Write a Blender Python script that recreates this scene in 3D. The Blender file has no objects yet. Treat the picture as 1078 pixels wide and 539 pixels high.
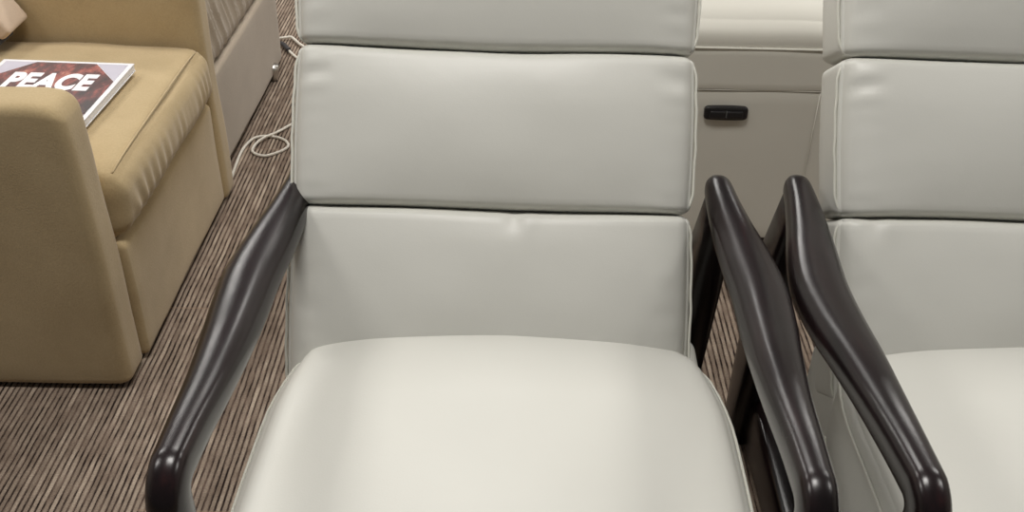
import bpy, math, random
from mathutils import Vector, Matrix, noise, Euler
random.seed(7)
C = bpy.context.scene.collection
PI = math.pi

# ------------------------------------------------------------------ materials
def new_mat(name):
    m = bpy.data.materials.new(name); m.use_nodes = True
    nt = m.node_tree; b = nt.nodes['Principled BSDF']
    return m, nt, b

def mixc(nt, fac, a, b, blend='MIX'):
    n = nt.nodes.new('ShaderNodeMix'); n.data_type = 'RGBA'; n.blend_type = blend
    for sock, v in ((n.inputs[0], fac), (n.inputs[6], a), (n.inputs[7], b)):
        if hasattr(v, 'links'): nt.links.new(v, sock)
        else: sock.default_value = v if not isinstance(v, tuple) else (*v, 1)
    return n.outputs[2]

def mth(nt, op, a, b=None, c=None):
    n = nt.nodes.new('ShaderNodeMath'); n.operation = op
    for i, v in enumerate((a, b, c)):
        if v is None: continue
        if hasattr(v, 'links'): nt.links.new(v, n.inputs[i])
        else: n.inputs[i].default_value = v
    return n.outputs[0]

def tex(nt, scale, detail=3, rough=.5, vec=None):
    n = nt.nodes.new('ShaderNodeTexNoise'); n.inputs['Scale'].default_value = scale
    n.inputs['Detail'].default_value = detail; n.inputs['Roughness'].default_value = rough
    if vec is None:
        tc = nt.nodes.new('ShaderNodeTexCoord'); vec = tc.outputs['Object']
    nt.links.new(vec, n.inputs['Vector'])
    return n.outputs['Fac']

def ramp(nt, fac, stops):
    n = nt.nodes.new('ShaderNodeValToRGB'); e = n.color_ramp.elements
    while len(e) < len(stops): e.new(.5)
    for el, (p, c) in zip(e, stops): el.position = p; el.color = (*c, 1)
    nt.links.new(fac, n.inputs[0]); return n.outputs[0]

def bump(nt, b, h, strength, dist):
    n = nt.nodes.new('ShaderNodeBump'); n.inputs['Strength'].default_value = strength
    n.inputs['Distance'].default_value = dist
    nt.links.new(h, n.inputs['Height']); nt.links.new(n.outputs[0], b.inputs['Normal'])

def leather(name, c1, c2, rough=.42):
    m, nt, b = new_mat(name)
    nt.links.new(mixc(nt, tex(nt, 5, 3), c1, c2), b.inputs['Base Color'])
    b.inputs['Roughness'].default_value = rough
    b.inputs['Specular IOR Level'].default_value = .45
    big = tex(nt, 22, 2); fine = tex(nt, 420, 3)
    h = mth(nt, 'ADD', mth(nt, 'MULTIPLY', big, .5), mth(nt, 'MULTIPLY', fine, .12))
    bump(nt, b, h, .22, .004)
    return m

def fabric(name, c1, c2, rough=.9, sheen=.25):
    m, nt, b = new_mat(name)
    f = tex(nt, 9, 4); g = tex(nt, 260, 2)
    k = mth(nt, 'ADD', mth(nt, 'MULTIPLY', f, .6), mth(nt, 'MULTIPLY', g, .4))
    nt.links.new(ramp(nt, k, [(.3, c1), (.7, c2)]), b.inputs['Base Color'])
    b.inputs['Roughness'].default_value = rough
    b.inputs['Sheen Weight'].default_value = sheen
    b.inputs['Specular IOR Level'].default_value = .15
    bump(nt, b, g, .3, .0015)
    return m

def plain(name, c, rough=.5, metal=0, spec=.5):
    m, nt, b = new_mat(name)
    k = tex(nt, 30, 2)
    nt.links.new(mixc(nt, k, tuple(v*.93 for v in c), tuple(min(1, v*1.07) for v in c)), b.inputs['Base Color'])
    b.inputs['Roughness'].default_value = rough; b.inputs['Metallic'].default_value = metal
    b.inputs['Specular IOR Level'].default_value = spec
    return m

M = {}
M['leather'] = leather('cream_leather', (.645, .638, .583), (.685, .678, .623))
M['piping'] = leather('cream_leather_piping', (.70, .69, .61), (.74, .73, .65), .4)
M['leather_far'] = leather('ivory_leather', (.62, .60, .53), (.66, .64, .57), .4)
M['tan'] = fabric('tan_fabric', (.42, .315, .170), (.53, .41, .235))
M['taupe'] = fabric('taupe_fabric', (.40, .335, .26), (.47, .40, .315))
M['pale_pink'] = fabric('pale_pinkish_fabric', (.55, .42, .31), (.62, .49, .37))
M['dark_fabric'] = fabric('charcoal_fabric', (.045, .042, .045), (.07, .066, .07))
M['black_plastic'] = plain('black_plastic', (.015, .014, .015), .3)
M['grey_plastic'] = plain('grey_plastic', (.12, .12, .12), .35)
M['dark_gap'] = plain('dark_plinth_wood', (.02, .015, .013), .6)
M['metal'] = plain('brushed_metal', (.62, .60, .57), .28, 1)
M['white_cord'] = plain('white_cord_rubber', (.72, .68, .60), .45)
M['dark_cord'] = plain('dark_cord_rubber', (.03, .027, .03), .45)
M['paper'] = plain('white_paper', (.80, .80, .82), .5)
M['lettering'] = plain('white_ink', (.92, .90, .92), .4)

# dark wood
m, nt, b = new_mat('espresso_wood')
tc = nt.nodes.new('ShaderNodeTexCoord'); mp = nt.nodes.new('ShaderNodeMapping')
mp.inputs['Scale'].default_value = (9, 1, 6); nt.links.new(tc.outputs['Object'], mp.inputs[0])
k = tex(nt, 6, 5, .6, mp.outputs[0])
nt.links.new(ramp(nt, k, [(.3, (.006, .004, .004)), (.62, (.014, .0075, .008)), (.8, (.030, .011, .011))]), b.inputs['Base Color'])
r = mth(nt, 'ADD', mth(nt, 'MULTIPLY', tex(nt, 14, 3), .10), .20)
nt.links.new(r, b.inputs['Roughness']); b.inputs['Specular IOR Level'].default_value = .5
bump(nt, b, k, .08, .001)
M['wood'] = m

# book cover picture: blurred dark red print, lavender corners, white margin
m, nt, b = new_mat('book_cover_print')
tc = nt.nodes.new('ShaderNodeTexCoord')
mp = nt.nodes.new('ShaderNodeMapping'); mp.inputs['Scale'].default_value = (1, .45, 1)
mp.inputs['Rotation'].default_value = (0, 0, .5); nt.links.new(tc.outputs['Object'], mp.inputs[0])
n1 = tex(nt, 34, 4, .65, mp.outputs[0])
pic = ramp(nt, n1, [(.34, (.022, .012, .014)), (.50, (.10, .026, .026)), (.60, (.30, .07, .055)), (.74, (.55, .26, .17))])
M['cover_print'] = m
nt.links.new(pic, b.inputs['Base Color']); b.inputs['Roughness'].default_value = .35
M['lavender'] = plain('lavender_ink', (.52, .50, .58), .35)

# carpet: ribs that run along Y, broken colours, plank tiles
m, nt, b = new_mat('striped_carpet')
geo = nt.nodes.new('ShaderNodeNewGeometry'); sp = nt.nodes.new('ShaderNodeSeparateXYZ')
nt.links.new(geo.outputs['Position'], sp.inputs[0])
X, Y = sp.outputs[0], sp.outputs[1]
wob = mth(nt, 'MULTIPLY', mth(nt, 'SUBTRACT', tex(nt, 9, 1, .5, geo.outputs['Position']), .5), .0035)
s = mth(nt, 'DIVIDE', mth(nt, 'ADD', X, wob), .0113)
idx = mth(nt, 'FLOOR', s); fr = mth(nt, 'FRACT', s)
col = mth(nt, 'FLOOR', mth(nt, 'DIVIDE', mth(nt, 'ADD', X, .66), .254))
offs = mth(nt, 'MULTIPLY', mth(nt, 'FRACT', mth(nt, 'MULTIPLY', col, .5)), .34)
ty = mth(nt, 'DIVIDE', mth(nt, 'ADD', mth(nt, 'SUBTRACT', Y, 1.257), offs), .77)
trow = mth(nt, 'FLOOR', ty); tfr = mth(nt, 'FRACT', ty)
def comb(a, bb, c):
    n = nt.nodes.new('ShaderNodeCombineXYZ')
    for i, v in enumerate((a, bb, c)):
        if hasattr(v, 'links'): nt.links.new(v, n.inputs[i])
        else: n.inputs[i].default_value = v
    return n.outputs[0]
st1 = tex(nt, 1, 2, .6, comb(mth(nt, 'MULTIPLY', idx, 7.31), mth(nt, 'MULTIPLY', Y, 11), mth(nt, 'MULTIPLY', trow, 3.7)))
st2 = tex(nt, 1, 2, .6, comb(mth(nt, 'MULTIPLY', idx, 3.17), mth(nt, 'MULTIPLY', Y, 24), 5.5))
loop = tex(nt, 330, 2, .6, geo.outputs['Position'])
ridge = mth(nt, 'SINE', mth(nt, 'MULTIPLY', fr, PI))          # 1 on the rib, 0 in the groove
rib = mth(nt, 'SMOOTH_MIN', mth(nt, 'MULTIPLY', ridge, 1.25), 1, .2)
wn = nt.nodes.new('ShaderNodeTexWhiteNoise'); wn.noise_dimensions = '2D'
nt.links.new(comb(idx, trow, 0), wn.inputs['Vector'])
st1r = nt.nodes.new('ShaderNodeMapRange'); nt.links.new(st1, st1r.inputs[0]); st1r.inputs[1].default_value = .35; st1r.inputs[2].default_value = .65
ribcol = mixc(nt, st1r.outputs[0], (.25, .19, .145), (.52, .425, .335))
ribcol = mixc(nt, mth(nt, 'MULTIPLY', wn.outputs['Value'], .65), ribcol, (.20, .15, .115))
groove = ramp(nt, st2, [(.40, (.022, .014, .012)), (.62, (.19, .135, .105))])
f = nt.nodes.new('ShaderNodeMapRange'); nt.links.new(rib, f.inputs[0])
f.inputs[1].default_value = .42; f.inputs[2].default_value = .92
cc = mixc(nt, f.outputs[0], groove, ribcol)
lp = ramp(nt, loop, [(.3, (.70, .70, .70)), (.7, (1.15, 1.15, 1.15))])
cc = mixc(nt, 1.0, cc, lp, 'MULTIPLY')
seam = mth(nt, 'LESS_THAN', tfr, .006)
cc = mixc(nt, mth(nt, 'MULTIPLY', seam, .55), cc, (.30, .21, .15))
nt.links.new(cc, b.inputs['Base Color']); b.inputs['Roughness'].default_value = .95
b.inputs['Specular IOR Level'].default_value = .1
bump(nt, b, mth(nt, 'ADD', rib, mth(nt, 'MULTIPLY', loop, .5)), .6, .003)
M['carpet'] = m

# ------------------------------------------------------------------ geometry helpers
class MB:
    def __init__(s): s.v = []; s.f = []
    def add(s, vs, fs):
        o = len(s.v); s.v += [Vector(p) for p in vs]; s.f += [tuple(i+o for i in f) for f in fs]
        return s

def obj(name, mb, mat, parent=None, smooth=True, subsurf=0):
    me = bpy.data.meshes.new(name); me.from_pydata([tuple(p) for p in mb.v], [], mb.f); me.update()
    if smooth:
        for p in me.polygons: p.use_smooth = True
    me.materials.append(mat)
    o = bpy.data.objects.new(name, me); C.objects.link(o)
    if parent: o.parent = parent
    if subsurf:
        md = o.modifiers.new('s', 'SUBSURF'); md.levels = subsurf; md.render_levels = subsurf
    return o

def thing(name, label, cat, loc=(0, 0, 0), rotz=0, group=None):
    o = bpy.data.objects.new(name, None); C.objects.link(o); o.location = loc; o.rotation_euler = (0, 0, rotz)
    tag(o, label, cat, group); return o
def tag(o, label, cat=None, group=None):
    o['label'] = label
    if cat: o['category'] = cat
    if group: o['group'] = group
    return o

def rbox(half, rad, cuts, deform=None, xf=None):
    """closed box with elliptic rounding (radius per axis); deform(p, unit) then xf"""
    hx, hy, hz = half; nx, ny, nz = cuts
    mb = MB(); idm = {}
    def axis(n, h, r):                       # samples crowded inside the rounded ends
        k = 5; out = []
        for i in range(k): out.append(-h + r*(1-math.cos(i/k*PI/2)))
        for i in range(n+1): out.append((-h+r) + (2*h-2*r)*i/n)
        for i in range(k-1, -1, -1): out.append(h - r*(1-math.cos(i/k*PI/2)))
        return out
    ax = [axis(nx, hx, rad[0]), axis(ny, hy, rad[1]), axis(nz, hz, rad[2])]
    N = [len(a)-1 for a in ax]
    def vid(i, j, k):
        key = (i, j, k)
        if key in idm: return idm[key]
        p = [ax[0][i], ax[1][j], ax[2][k]]; e = []; base = []
        for d in range(3):
            h = half[d]-rad[d]; c = max(-h, min(h, p[d])); base.append(c); e.append((p[d]-c)/rad[d])
        L = math.sqrt(sum(x*x for x in e)); mx = max(abs(x) for x in e)
        if L > 1e-9: e = [x/L*mx for x in e]
        q = Vector([base[d]+e[d]*rad[d] for d in range(3)])
        u = Vector((p[0]/hx, p[1]/hy, p[2]/hz))
        if deform: q = deform(q, u)
        if xf: q = xf(q)
        mb.v.append(q); idm[key] = len(mb.v)-1; return idm[key]
    for (a, b2, c2) in ((0, 1, 2), (1, 2, 0), (2, 0, 1)):
        for side in (0, 1):
            for i in range(N[a]):
                for j in range(N[b2]):
                    def g(ii, jj):
                        t = [0, 0, 0]; t[a] = ii; t[b2] = jj; t[c2] = N[c2]*side; return vid(*t)
                    f = (g(i, j), g(i+1, j), g(i+1, j+1), g(i, j+1))
                    mb.f.append(f if side else f[::-1])
    return mb

def smooth_path(pts, sub=8, closed=False):
    P = [Vector(p) for p in pts]; n = len(P); out = []
    rng = range(n if closed else n-1)
    for i in rng:
        if closed: p0, p1, p2, p3 = P[(i-1) % n], P[i], P[(i+1) % n], P[(i+2) % n]
        else: p0, p1, p2, p3 = P[max(i-1, 0)], P[i], P[i+1], P[min(i+2, n-1)]
        for k in range(sub):
            t = k/sub
            out.append(.5*((2*p1)+(p2-p0)*t+(2*p0-5*p1+4*p2-p3)*t*t+(3*p1-p0-3*p2+p3)*t**3))
    if not closed: out.append(P[-1].copy())
    return out

def tube(path, r, seg=8, closed=False, mb=None):
    mb = mb or MB(); n = len(path); rings = []
    prev = None
    for i, p in enumerate(path):
        a = path[(i-1) % n] if (closed or i > 0) else p
        b_ = path[(i+1) % n] if (closed or i < n-1) else p
        t = (b_-a).normalized()
        if prev is None: nrm = t.orthogonal().normalized()
        else: nrm = (prev - t*prev.dot(t)).normalized()
        prev = nrm; bn = t.cross(nrm)
        rr = r(i/(n-1)) if callable(r) else r
        o = len(mb.v)
        for k in range(seg):
            an = 2*PI*k/seg; mb.v.append(p + (nrm*math.cos(an)+bn*math.sin(an))*rr)
        rings.append(o)
    for i in range(n if closed else n-1):
        o1 = rings[i]; o2 = rings[(i+1) % n]
        for k in range(seg): mb.f.append((o1+k, o1+(k+1) % seg, o2+(k+1) % seg, o2+k))
    if not closed:
        mb.f.append(tuple(rings[0]+k for k in range(seg))[::-1]); mb.f.append(tuple(rings[-1]+k for k in range(seg)))
    return mb

def sweep(st, seg=28, expo=2.6, caps=True):
    """st: list of (centre, side half axis Vector, up half axis Vector)"""
    mb = MB()
    for c, sx, sy in st:
        for k in range(seg):
            a = 2*PI*k/seg; ca, sa = math.cos(a), math.sin(a)
            mb.v.append(c + sx*(math.copysign(abs(ca)**(2/expo), ca)) + sy*(math.copysign(abs(sa)**(2/expo), sa)))
    for i in range(len(st)-1):
        for k in range(seg):
            mb.f.append((i*seg+k, i*seg+(k+1) % seg, (i+1)*seg+(k+1) % seg, (i+1)*seg+k))
    if caps:
        mb.f.append(tuple(range(seg))[::-1]); mb.f.append(tuple((len(st)-1)*seg+k for k in range(seg)))
    return mb

def fbm(p, s, seed=0): return noise.noise(Vector(p)*s + Vector((seed*3.1, seed*1.7, seed)))

# ------------------------------------------------------------------ floor
mb = MB(); mb.add([(-4, -1.5, 0), (4, -1.5, 0), (4, 7, 0), (-4, 7, 0), (-4, -1.5, -.05), (4, -1.5, -.05), (4, 7, -.05), (-4, 7, -.05)],
                  [(0, 1, 2, 3), (7, 6, 5, 4), (0, 4, 5, 1), (1, 5, 6, 2), (2, 6, 7, 3), (3, 7, 4, 0)])
fl = obj('floor', mb, M['carpet'], smooth=False); fl['kind'] = 'structure'

M['wall'] = plain('wall_paint', (.55, .53, .49), .8)
for nm, x0, x1, y0, y1 in (('wall_back', -4, 4, 7, 7.1), ('wall_left', -4.1, -4, -1.5, 7), ('wall_right', 4, 4.1, -1.5, 7)):
    mb = MB(); mb.add([(x, y, z) for z in (-.05, 3.2) for x, y in ((x0, y0), (x1, y0), (x1, y1), (x0, y1))],
                      [(3, 2, 1, 0), (4, 5, 6, 7), (0, 1, 5, 4), (1, 2, 6, 5), (2, 3, 7, 6), (3, 0, 4, 7)])
    obj(nm, mb, M['wall'], smooth=False)['kind'] = 'structure'

# ------------------------------------------------------------------ the wood-armed leather chairs
Y0 = 1.15                                 # chair origin, local y = world y - Y0
BO = Vector((0, 1.203-Y0, .428)); BD = Vector((0, .5565, .8314)); BN = Vector((0, -.8314, .5565))

def back_cushion(name, b0, b1, root, seed, hw=.300, off=0, tuck=None, tilt=0, sd=(0, 1)):
    cb = (b0+b1)/2; hb = (b1-b0)/2; hc = .066
    cc = -.044
    def xf(q):
        y, z = q.y+hb, q.z+cc
        y, z = y*math.cos(tilt)-z*math.sin(tilt), y*math.sin(tilt)+z*math.cos(tilt)
        return BO + Vector((q.x+off, 0, 0)) + BD*(b0+y) + BN*z
    def de(q, u):
        q = q.copy()
        fx = 1-abs(u.x)**2.8; fy = 1-abs(u.y)**2
        if u.z > 0:
            k = u.z
            q.z += k*(.021*max(0, fx)*max(0, fy))
            q.z -= k*.016*max(0, (abs(u.x)-.80)/.20)**2.2
            q.z += k*.0035*fbm((q.x, q.y*1.5, 0), 7, seed)*max(0, fx)**.5
            # small puckers running in from the side welts
            e = max(0, (abs(u.x)-.78)/.22)
            q.z += k*.0035*e*(1-e)*4*math.sin(q.y*150+3*fbm((q.x, q.y, 0), 9, seed))*(fbm((0, q.y, seed), 14, seed)+.35)
            # one tuck in the middle of the top seam
            if tuck is not None:
                d = math.hypot((q.x-tuck)/.014, (u.y-.93)/.12); q.z -= k*.0045*math.exp(-d*d)
                d = math.hypot((q.x-tuck-.022)/.012, (u.y-.90)/.14); q.z += k*.002*math.exp(-d*d)
        q.x += (1-abs(u.y)**2)*.003*u.x
        # seams sag a little along their length
        q.y += (.0055*fbm((q.x+off, 0, 0), 4, sd[1] if u.y > 0 else sd[0]) - .0015*math.sin((q.x+.1)*9))*abs(u.y)
        return q
    o = obj(name, rbox((hw, hb, hc), (.022, .013, .026), (84, 30, 4), de, xf), M['leather'], root)
    # welts down both sides, wrapping round the corners
    for s in (-1, 1):
        pts = []; r = .018
        zz = hc-.028
        pts.append((s*(hw-.05), -hb+.0015, zz-.004)); pts.append((s*(hw-.022), -hb+.002, zz-.002))
        pts.append((s*(hw-.006), -hb+.010, zz)); pts.append((s*(hw+.0012), -hb+.026, zz))
        for t in range(1, 10):
            v = -1+2*t/10; pts.append((s*(hw+.0012+(1-v*v)*.003+.0006*math.sin(t*2.3+seed)), v*(hb-.02), zz))
        pts.append((s*(hw+.0012), hb-.026, zz)); pts.append((s*(hw-.006), hb-.010, zz))
        pts.append((s*(hw-.022), hb-.002, zz-.002)); pts.append((s*(hw-.05), hb-.0015, zz-.004))
        obj('piping', tube([xf(p) for p in smooth_path(pts, 5)], .0021, 8), M['piping'], o)
    return o

def seat(root, off):
    hx, hy, hz = .320, .305, .085
    cy, cz = .918-Y0, .366
    def de(q, u):
        q = q.copy()
        if u.z > 0:
            q.z += u.z*(.019*max(0, 1-abs(u.x)**2.6)*max(0, 1-abs(u.y)**(9 if u.y > 0 else 3)*.5))
            q.z += u.z*(.003*fbm((q.x, q.y, 0), 6, 4) - .020*abs(u.x)**2.6*max(0, u.y)**1.5 + .003*max(0, u.y)**2)
        # plan: rear corners drawn in, rear edge bowed back
        t = max(0, (q.y-.12)/.185)
        q.x *= 1-.075*t*t
        q.x += u.x*.004*(1-u.z*u.z)
        if u.y > 0: q.y += .012*u.y*(1-u.x*u.x) - .035*abs(u.x)**6*max(0, u.y)
        return q
    def xf(q): return Vector((q.x+off, q.y+cy, q.z+cz))
    o = obj('seat_cushion', rbox((hx, hy, hz), (.030, .034, .030), (44, 40, 8), de, xf), M['leather'], root)
    for zz, nm in ((hz-.024, 'piping'), (-hz+.02, 'piping')):
        pts = []
        a, b2, r = hx+.001, hy+.001, .034
        for (sx, sy, a0) in ((1, 1, 0), (-1, 1, 90), (-1, -1, 180), (1, -1, 270)):
            for k in range(0, 5):
                an = math.radians(a0+k*22.5)
                pts.append(Vector((sx*(a-r)+r*math.cos(an), sy*(b2-r)+r*math.sin(an), zz)))
            # straight run towards the next corner
            na = math.radians(a0+90); e = pts[-1]
            nx = {0: (-1, 1), 90: (-1, -1), 180: (1, -1), 270: (1, 1)}[a0]
            nxt = Vector((nx[0]*(a-r)+r*math.cos(na), nx[1]*(b2-r)+r*math.sin(na), zz))
            for k in range(1, 14): pts.append(e.lerp(nxt, k/14))
        out = []
        for p in pts:
            u = Vector((p.x/hx, p.y/hy, p.z/hz)); u = Vector([max(-1, min(1, c)) for c in u])
            q = p.copy(); t = max(0, (q.y-.12)/.185); q.x *= 1-.075*t*t; q.x += u.x*.004*(1-u.z*u.z)
            if u.y > 0: q.y += .012*u.y*(1-u.x*u.x) - .035*abs(u.x)**6*u.y
            if zz > 0: q.z -= .72*.020*abs(u.x)**2.6*max(0, u.y)**1.5
            out.append(xf(q))
        obj('piping', tube(out, .0022, 8, closed=True), M['piping'], o)
    return o

def arm(root, s):
    # world-y, z, |x|, half width, half thickness
    S = [(1.412, .606, .323, .006, .006), (1.408, .608, .323, .015, .016), (1.396, .607, .323, .0205, .021), (1.35, .603, .325, .0245, .024), (1.29, .598, .330, .0300, .026),
         (1.22, .594, .338, .0360, .027), (1.14, .592, .345, .0385, .027), (1.06, .594, .343, .0370, .027), (.98, .601, .338, .0325, .026),
         (.90, .608, .335, .0275, .025), (.82, .616, .334, .0235, .025), (.760, .620, .333, .0215, .025)]
    pts = smooth_path([(y, z, x) for y, z, x, w, h in S], 6)
    wh = smooth_path([(w, h, 0) for y, z, x, w, h in S], 6)
    st = []
    for i, (p, w) in enumerate(zip(pts, wh)):
        q = pts[min(i+1, len(pts)-1)]; o = pts[max(i-1, 0)]
        t = Vector((0, q.x-o.x, q.y-o.y)).normalized()
        up = Vector((0, -t.z, t.y));
        if up.z < 0: up = -up
        # the crown of the arm leans a little outwards in the middle
        lean = .25*math.exp(-((p.x-1.16)/.17)**2)
        upv = (up + Vector((-s*lean*.0, 0, 0)))
        st.append((Vector((s*p.z, p.x-Y0, p.y)), Vector((-s*w.x if s > 0 else w.x, 0, 0))*1.0, upv*w.y))
    # knuckle: turn down into the leg
    c = pts[-1]; R = .028
    for k in range(1, 11):
        a = math.radians(9.2*k)
        ctr = Vector((s*c.z, c.x-Y0-R*math.sin(a), c.y-R*(1-math.cos(a))))
        up = Vector((0, -math.sin(a), math.cos(a)))
        ww = .0215-.0004*math.sin(a*2)
        st.append((ctr, Vector((-s*ww if s > 0 else ww, 0, 0)), up*.0262))
    for dz in (.03, .06):
        st.append((ctr+Vector((0, .002, -dz)), Vector((-s*.0210 if s > 0 else .0210, 0, 0)), Vector((0, -1, 0))*.025))
    mb = sweep(st, 32, 2.5)
    arm_o = obj('armrest', mb, M['wood'], root)
    end = st[-1][0]
    # front leg carries on to the floor, raked slightly back
    stl = []
    for k in range(9):
        f = k/8; z = end.z + .012 - (end.z+.012)*f
        stl.append((Vector((end.x, end.y+.03*f, z)), Vector((.0210-.003*f, 0, 0)), Vector((0, .0242-.004*f, 0))))
    obj('leg', sweep(stl, 24, 2.8), M['wood'], root)
    # rear leg: blade raked backwards, springs from under the arm
    stl = []
    for k in range(11):
        f = k/10; z = .604*(1-f)
        y = 1.372-Y0 + .115*f+.02*f*(1-f)*2
        stl.append((Vector((s*(.324-.004*f), y, z)), Vector((.018+.012*min(1, f*5)-.006*f, 0, 0)), Vector((0, .034-.004*f+.020*math.sin(PI*f), 0))))
    obj('leg', sweep(stl, 24, 4), M['wood'], root)
    # low side rail
    stl = []
    for k in range(9):
        f = k/8; y = 1.50-Y0 - (.70)*f
        z = .080-.020*f
        stl.append((Vector((s*.288, y, z)), Vector((.030, 0, 0)), Vector((0, 0, .062-.015*f))))
    obj('stretcher', sweep(stl, 20, 5), M['wood'], root)

def box(half, rad, c, cuts=(2, 2, 2), rot=None):
    c = Vector(c)
    return rbox(half, rad, cuts, None, lambda q: (rot @ q if rot else q)+c)

def chair(c, off, seat_off, label, rz=0, tuck=.035):
    t = thing('leather_armchair', label, 'chair', (c, Y0, 0), rz, 'cream leather armchairs with wooden arms')
    back_cushion('back_cushion', -.075, .2095, t, 3, off=off, tuck=tuck, sd=(10, 11))
    back_cushion('back_cushion', .2095, .4485, t, 5, off=off, sd=(11, 12))
    back_cushion('headrest_cushion', .4485, .675, t, 8, off=off, tilt=math.radians(3), sd=(12, 13))
    # upholstered shell behind the cushions
    ang = math.atan2(BD.z, BD.y)
    rot = Matrix.Rotation(ang-PI/2, 3, 'X')
    cpos = BO + BD*.27 + BN*(-.125) + Vector((off, 0, 0))
    obj('back_shell', box((.268, .022, .36), (.02, .02, .03), cpos, (10, 2, 10), rot), M['leather'], t)
    seat(t, seat_off)
    obj('seat_base', box((.305, .345, .07), (.02, .02, .02), (seat_off, .965-Y0, .315), (20, 20, 4)), M['leather'], t)
    obj('seat_frame', box((.285, .27, .045), (.01, .01, .01), (0, .918-Y0, .235)), M['wood'], t)
    for yy in (.78, 1.30):
        obj('crossbar', box((.262, .028, .022), (.006, .006, .006), (0, yy-Y0, .175)), M['wood'], t)
    for s in (-1, 1): arm(t, s)
    return t

chair(-.009, -.027, -.0025, 'cream leather armchair with dark wooden arms, whole back in view, standing in the middle', math.radians(-1))
chair(.765, .022, .0275, 'cream leather armchair with dark wooden arms, cut off by the right edge of the photo', tuck=-.25)

# ------------------------------------------------------------------ tan armchair at left
t = thing('fabric_armchair', 'tan fabric box armchair with a book on its seat and a thick loose seat cushion', 'armchair', (-1.15, 1.99, 0))
O = Vector((-1.15, 1.99, 0))
def tb(name, x0, x1, y0, y1, z0, z1, rad, mat, root, origin, cuts=(12, 6, 12), de=None):
    h = ((x1-x0)/2, (y1-y0)/2, (z1-z0)/2); c = Vector(((x0+x1)/2, (y0+y1)/2, (z0+z1)/2))-origin
    return obj(name, rbox(h, rad, cuts, de, lambda q: q+c), mat, root)
def soft(seed, amp=.004, s=5):
    def de(q, u):
        q = q.copy(); q += Vector((u.x, u.y, u.z))*amp*fbm(q, s, seed); return q
    return de
def armtop(q, u):
    q = q.copy()
    if u.z > 0:
        dx = max(0, min(1, (q.x-.365)/.066)); wz = max(0, min(1, (q.z-.19)/.12)); wz = wz*wz*(3-2*wz)
        q.z -= .030*(1-math.sqrt(1-.97*dx*dx))*wz
        q.x -= .010*max(0, u.z)**2*max(0, u.x)
    q += Vector((u.x, u.y, u.z))*.003*fbm(q, 5, 1); return q
a1 = tb('armrest', -1.62, -.764, 1.574, 1.672, .006, .632, (.030, .022, .020), M['tan'], t, O, (30, 4, 16), armtop)
a2 = tb('armrest', -1.62, -.750, 2.322, 2.402, .006, .628, (.022, .020, .024), M['tan'], t, O, (20, 4, 16), soft(2))
def lean(q, u):
    q = q.copy(); q.x -= .0*u.z; q += Vector((u.x, 0, u.z))*.003*fbm(q, 5, 3); return q
tb('front_panel', -.86, -.757, 1.673, 2.320, .012, .292, (.016, .01, .016), M['tan'], t, O, (4, 20, 10), lean)
tb('seat_deck', -1.60, -.84, 1.669, 2.325, .05, .285, (.01, .01, .01), M['dark_fabric'], t, O, (4, 4, 4))
def cush(q, u):
    q = q.copy()
    if u.z > 0: q.z += u.z*(.018*(1-abs(u.x)**3)*(1-abs(u.y)**3))
    if u.x > .3:                                    # gathers below the front seam
        k = (u.x-.3)/.7
        low = max(0, .9-abs(u.z+.1))
        q.x += k*.011*math.cos(u.z*PI/2)*(1-abs(u.y)**4)
        wr = math.sin((q.y*150 + 7*fbm((0, q.y, q.z*.6), 7, 6) + q.z*24))
        q.x += k*low*.0042*wr*(.45+fbm((0, q.y, 0), 11, 2))
        q.x -= k*.022*max(0, -u.z-.2)**1.5
        q.z -= .012*abs(u.y)**3*k*(.5+.5*u.z)
    q += Vector((u.x, u.y, u.z))*.004*fbm(q, 6, 9)
    return q
cu = tb('seat_cushion', -1.40, -.742, 1.676, 2.319, .289, .447, (.045, .022, .045), M['tan'], t, O, (30, 150, 22), cush)
pts = []
for k in range(0, 25):
    v = -1+2*k/24; y = 1.9975+v*.296
    pts.append((-.7605-O.x-.004*abs(v)**3+.002*(1-v*v), y-O.y, .4445+.0030*(1-abs(v)**3)-.010*abs(v)**4))
obj('seam', tube([Vector(p) for p in smooth_path(pts, 3)], .0022, 6), M['tan'], cu)
tb('backrest', -1.62, -1.40, 1.669, 2.325, .05, .82, (.03, .03, .04), M['tan'], t, O, (6, 14, 14), soft(4))
# four low feet
for fx in (-1.56, -.83):
    for fy in (1.63, 2.36): obj('foot', box((.02, .02, .006), (.003, .003, .002), (fx-O.x, fy-O.y, .006)), M['dark_gap'], t)

# pillow on it, and a slab for its dark seat back
rot = Matrix.Rotation(math.radians(52), 3, 'Y')
def pf(q, u):
    q = q.copy(); q.z *= 1-.25*abs(u.x)**3; q += Vector((u.x, u.y, u.z))*.003*fbm(q, 9, 2); return q
p = obj('lumbar_pillow', rbox((.17, .055, .022), (.010, .012, .010), (14, 8, 4), pf, lambda q: rot @ q), M['pale_pink'])
p.location = (-1.262, 2.252, .636)
tag(p, 'narrow pale pinkish pillow leaning in the back corner of the tan armchair', 'pillow')
def pf2(q, u):
    q = q.copy(); q.z *= 1-.35*max(abs(u.y), abs(u.x))**3; return q
p = obj('dark_back_slab', rbox((.082, .062, .010), (.02, .02, .009), (10, 10, 4), pf2, lambda q: q), M['dark_fabric'])  # slab standing in for the dark grey seat-back cushion
p.location = (-1.262, 2.232, .480)
tag(p, 'flat charcoal slab under the pale pillow, standing in for the dark seat-back cushion of the tan armchair', 'pillow')

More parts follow.
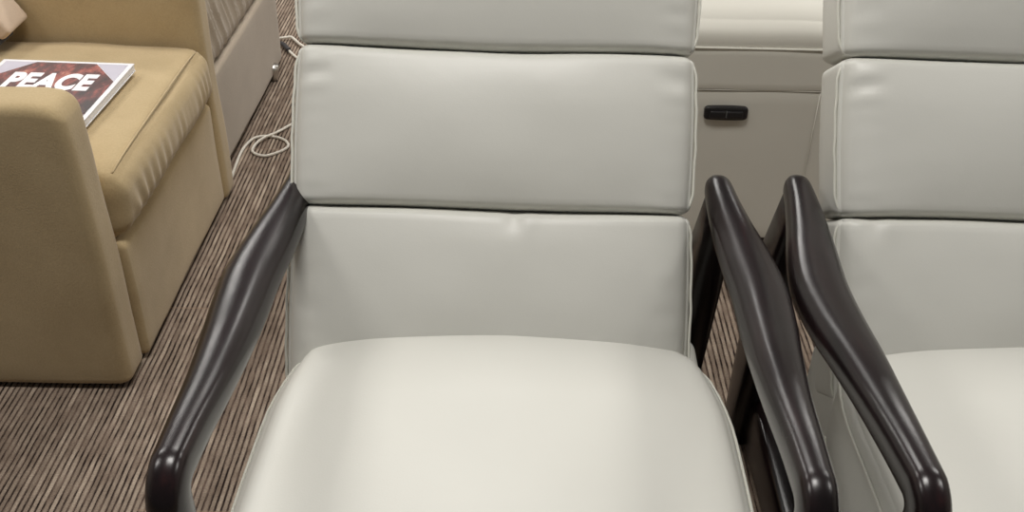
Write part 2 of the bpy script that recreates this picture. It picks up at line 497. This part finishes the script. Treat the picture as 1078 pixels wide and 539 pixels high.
# ------------------------------------------------------------------ book on the tan seat
bx0, bx1, by0, by1 = -1.138, -.846, 1.815, 2.112
bk = thing('book', 'square PEACE picture book with dark red cover lying on the tan seat cushion', 'book', ((bx0+bx1)/2, (by0+by1)/2, .4665), math.radians(-2))
W, H_ = (bx1-bx0)/2, (by1-by0)/2
obj('pages', box((W-.001, H_-.001, .0065), (.001, .001, .001), (0, 0, .0085)), M['paper'], bk)
obj('back_cover', box((W, H_, .001), (.0005, .0005, .0004), (0, 0, .001)), M['paper'], bk)
fc = obj('front_cover', box((W, H_, .001), (.0005, .0005, .0004), (0, 0, .016)), M['paper'], bk)
def flat(pts, z, th=.0005):
    n = len(pts); mb = MB()
    mb.add([(x, y, z) for x, y in pts]+[(x, y, z+th) for x, y in pts],
           [tuple(range(n))[::-1], tuple(range(n, 2*n))]+[(i, (i+1) % n, (i+1) % n+n, i+n) for i in range(n)])
    return mb
mg = .010; w, h = W-mg, H_-mg; cx_, cy_ = .070, .088
obj('cover_picture', flat([(-w, -h), (w, -h), (w, h-cy_), (w-cx_, h), (-w+cx_, h), (-w, h-cy_)], .017), M['cover_print'], fc, smooth=False)
obj('corner_panel', flat([(w, h-cy_+.002), (w, h), (w-cx_+.002, h)], .017), M['lavender'], fc, smooth=False)
obj('corner_panel', flat([(-w, h-cy_+.002), (-w+cx_-.002, h), (-w, h)], .017), M['lavender'], fc, smooth=False)
fcv = bpy.data.curves.new('t', 'FONT'); fcv.body = 'PEACE'; fcv.size = .086; fcv.extrude = .0003; fcv.offset = .0042
fcv.align_x = 'CENTER'; fcv.space_character = 1.06
to = bpy.data.objects.new('t', fcv); C.objects.link(to)
bpy.context.view_layer.update()
me = bpy.data.meshes.new_from_object(to.evaluated_get(bpy.context.evaluated_depsgraph_get()))
bpy.data.objects.remove(to)
xs = [v.co.x for v in me.vertices]; ys = [v.co.y for v in me.vertices]
sx = .186/(max(xs)-min(xs)); sy = .084/(max(ys)-min(ys))
mx_ = (max(xs)+min(xs))/2; my_ = min(ys)
for v in me.vertices: v.co = Vector(((v.co.x-mx_)*sx, (v.co.y-my_)*sy, v.co.z))
me.materials.clear(); me.materials.append(M['lettering'])
lt = bpy.data.objects.new('title_lettering', me); C.objects.link(lt); lt.parent = fc
lt.location = (.004, -.002, .0180); lt['label'] = 'white capital letters reading PEACE'

# ------------------------------------------------------------------ taupe slipcovered chair behind
O2 = Vector((-1.2, 2.85, 0))
t = thing('fabric_armchair', 'grey taupe slipcovered chair with gathered seat cushion, behind the tan armchair', 'armchair', tuple(O2))
tb('front_panel', -.88, -.79, 2.46, 3.25, .018, .287, (.012, .012, .012), M['taupe'], t, O2, (4, 20, 10), soft(6, .003))
tb('base', -1.62, -.87, 2.46, 3.24, .02, .28, (.01, .01, .01), M['taupe'], t, O2, (4, 4, 4))
def ruf(q, u):
    q = q.copy()
    if u.x > 0:
        a = q.y*165 + q.z*40 + 4*fbm((0, q.y, q.z*.5), 7, 3)
        q.x += u.x*(.0075*(1-abs(math.sin(a*.5))**.7*2)+.006*math.sin(a*.43+1))*(.3+.7*(1-abs(u.z)))
        q.x -= .03*(u.z*.5+.5)
    if u.z > 0: q.z += .015*(1-u.y*u.y)*u.z
    return q
tb('seat_cushion', -1.40, -.795, 2.47, 3.24, .288, .50, (.035, .03, .04), M['taupe'], t, O2, (14, 220, 14), ruf)
tb('backrest', -1.64, -1.38, 2.46, 3.24, .05, .86, (.03, .03, .04), M['taupe'], t, O2, (6, 14, 14), soft(7))
for fx, fy in ((-1.56, 2.54), (-1.56, 3.10), (-.86, 2.50), (-.788, 3.105)):
    if 1:
        c = Vector((fx, fy, 0))-O2
        obj('foot', sweep([(c+Vector((0, 0, z)), Vector((r, 0, 0)), Vector((0, r, 0))) for z, r in ((0, .010), (.012, .013), (.03, .015), (.055, .018))], 16, 2), M['metal'], t)

# ------------------------------------------------------------------ ivory power recliner behind
O3 = Vector((.55, 2.5, 0))
t = thing('recliner_sofa', 'ivory leather recliner sofa, side panel with black switch, behind the two armchairs', 'sofa', tuple(O3))
def lv(q, u):
    q = q.copy(); q += Vector((u.x, u.y, u.z))*.003*fbm(q, 5, 5); return q
tb('side_panel', -.02, 1.22, 2.152, 2.235, .034, .431, (.012, .010, .006), M['leather_far'], t, O3, (26, 3, 12), lv)
tb('side_band', -.025, 1.225, 2.149, 2.24, .430, .5305, (.012, .009, .003), M['leather_far'], t, O3, (26, 3, 6), lv)
def padf(q, u):
    q = q.copy()
    if u.z > 0: q.z += u.z*.022*(1-u.y*u.y); q.z += .004*fbm(q, 7, 2)
    return q
pad = tb('arm_pad', -.03, 1.23, 2.150, 2.60, .478, .600, (.03, .10, .050), M['leather_far'], t, O3, (30, 18, 3), padf)
obj('piping', tube([Vector((x/20*1.24-.025-O3.x, 2.1490-O3.y+.0003*math.sin(x), .5312)) for x in range(21)], .0030, 8), M['piping'], pad)
obj('piping', tube([Vector((x/20*1.24-.02-O3.x, 2.1505-O3.y, .4305)) for x in range(21)], .0009, 8), M['leather_far'], t)
obj('seam', tube([Vector((.6925-O3.x, 2.1515-O3.y, z)) for z in (.04, .15, .3, .427)], .0012, 6), M['leather_far'], t)
tb('side_body', -.01, 1.21, 2.22, 2.59, .05, .53, (.01, .01, .01), M['leather_far'], t, O3, (4, 4, 4))
tb('seat_cushion', .31, 1.20, 2.60, 3.2, .20, .47, (.03, .03, .05), M['leather_far'], t, O3, (14, 14, 6), soft(3))
tb('backrest', -.03, .33, 2.60, 3.2, .06, 1.0, (.04, .03, .05), M['leather_far'], t, O3, (6, 14, 14), soft(8))  # unseen backrest, raised and widened to shade the carpet between the chairs
tb('plinth', .0, 1.20, 2.175, 2.58, .0, .05, (.004, .004, .004), M['dark_gap'], t, O3, (2, 2, 2))
# recessed two-way switch
def swf(q, u):
    q = q.copy(); q.z *= 1-.10*abs(u.x)**2; return q
sw = tb('switch_plate', .434, .534, 2.141, 2.156, .3575, .3925, (.010, .004, .008), M['black_plastic'], t, O3, (10, 2, 4), swf)
for a, b2 in ((.446, .4825), (.4855, .522)):
    tb('switch_rocker', a, b2, 2.1365, 2.1445, .3645, .3825, (.003, .003, .005), M['black_plastic'], sw, O3, (4, 2, 4))
tb('switch_divider', .4828, .4852, 2.1355, 2.1445, .366, .383, (.0008, .002, .002), M['grey_plastic'], sw, O3, (1, 1, 2))

# ------------------------------------------------------------------ cords
loop = [[-.772, 2.43], [-.778, 2.52], [-.781, 2.601], [-.775, 2.654], [-.761, 2.689], [-.735, 2.701], [-.697, 2.695], [-.667, 2.671], [-.655, 2.641], [-.667, 2.613],
        [-.69, 2.590], [-.712, 2.579], [-.74, 2.591], [-.752, 2.613], [-.749, 2.648], [-.733, 2.676], [-.716, 2.699], [-.698, 2.733], [-.662, 2.796], [-.60, 2.87], [-.52, 2.93]]
pts = [Vector((x, y, .0045 + (.0075*math.exp(-((i-15.4)/1.3)**2)))) for i, (x, y) in enumerate(loop)]
tag(obj('power_cord', tube(smooth_path(pts, 7), .0042, 8), M['white_cord']), 'off-white cord looped once on the carpet beside the grey taupe chair', 'cord')
pts = [(-.90, 3.42, .01), (-.825, 3.45, .01), (-.80, 3.452, .012), (-.779, 3.422, .012), (-.752, 3.385, .01), (-.70, 3.33, .01), (-.62, 3.29, .01)]
tag(obj('power_cord', tube(smooth_path([Vector(p) for p in pts], 6), .005, 8), M['white_cord']), 'pale cord on the carpet farthest back, showing beside the middle armchair headrest', 'cord')
pts = [(-.90, 3.385, .008), (-.821, 3.415, .008), (-.79, 3.402, .008), (-.767, 3.371, .008), (-.70, 3.30, .008)]
ex = thing('extension_cord', 'dark cord with a black connector on the far carpet, next to the pale cord', 'cord', (-.80, 3.37, 0))
ex0 = Vector((-.80, 3.37, 0))
obj('cable', tube([p-ex0 for p in smooth_path([Vector(p) for p in [(-.86, 3.405, .007), (-.81, 3.378, .010), (-.77, 3.308, .010), (-.72, 3.25, .007), (-.62, 3.21, .007)]], 6)], .0045, 8), M['white_cord'], ex)
obj('connector', tube([p-ex0 for p in smooth_path([Vector(p) for p in [(-.822, 3.388, .014), (-.806, 3.366, .015), (-.785, 3.330, .014)]], 5)], .0085, 10), M['dark_cord'], ex)

# ------------------------------------------------------------------ camera
cam = bpy.data.cameras.new('camera'); co = bpy.data.objects.new('camera', cam); C.objects.link(co)
cam.sensor_fit = 'HORIZONTAL'; cam.sensor_width = 36; cam.lens = 1080/1078*36; cam.clip_start = .02
P = math.radians(33.7); R = math.radians(1.2)
fw = Vector((0, math.cos(P), -math.sin(P))); up = Vector((0, math.sin(P), math.cos(P))); rt = Vector((1, 0, 0))
# picture content turned clockwise by R = camera rolled the other way
rt2 = rt*math.cos(R)+up*math.sin(R); up2 = up*math.cos(R)-rt*math.sin(R)
mt = Matrix((rt2, up2, -fw)).transposed().to_4x4(); mt.translation = Vector((0, 0, 1.4))
co.matrix_world = mt
bpy.context.scene.camera = co

# ------------------------------------------------------------------ light: ceiling panels of the shop
def panel(x, y, power, sx=1.0, sy=.5, z=2.9, col=(1, .97, .93)):
    l = bpy.data.lights.new('ceiling_light', 'AREA'); l.shape = 'RECTANGLE'; l.size = sx; l.size_y = sy
    l.energy = power; l.color = col
    o = bpy.data.objects.new('ceiling_light', l); C.objects.link(o); o.location = (x, y, z)
for x in (-2.4, -.15, 2.6):
    panel(x, 3.0, 24)
    panel(x, 1.0, 34 if abs(x) < 1 else 20)
    panel(x, 5.0, 34)
w = bpy.data.worlds.new('world'); bpy.context.scene.world = w; w.use_nodes = True
w.node_tree.nodes['Background'].inputs[0].default_value = (.95, .97, 1, 1)
w.node_tree.nodes['Background'].inputs[1].default_value = .075

vs = bpy.context.scene.view_settings
vs.view_transform = 'Standard'; vs.look = 'None'; vs.gamma = 1; vs.use_curve_mapping = False; vs.exposure = .02
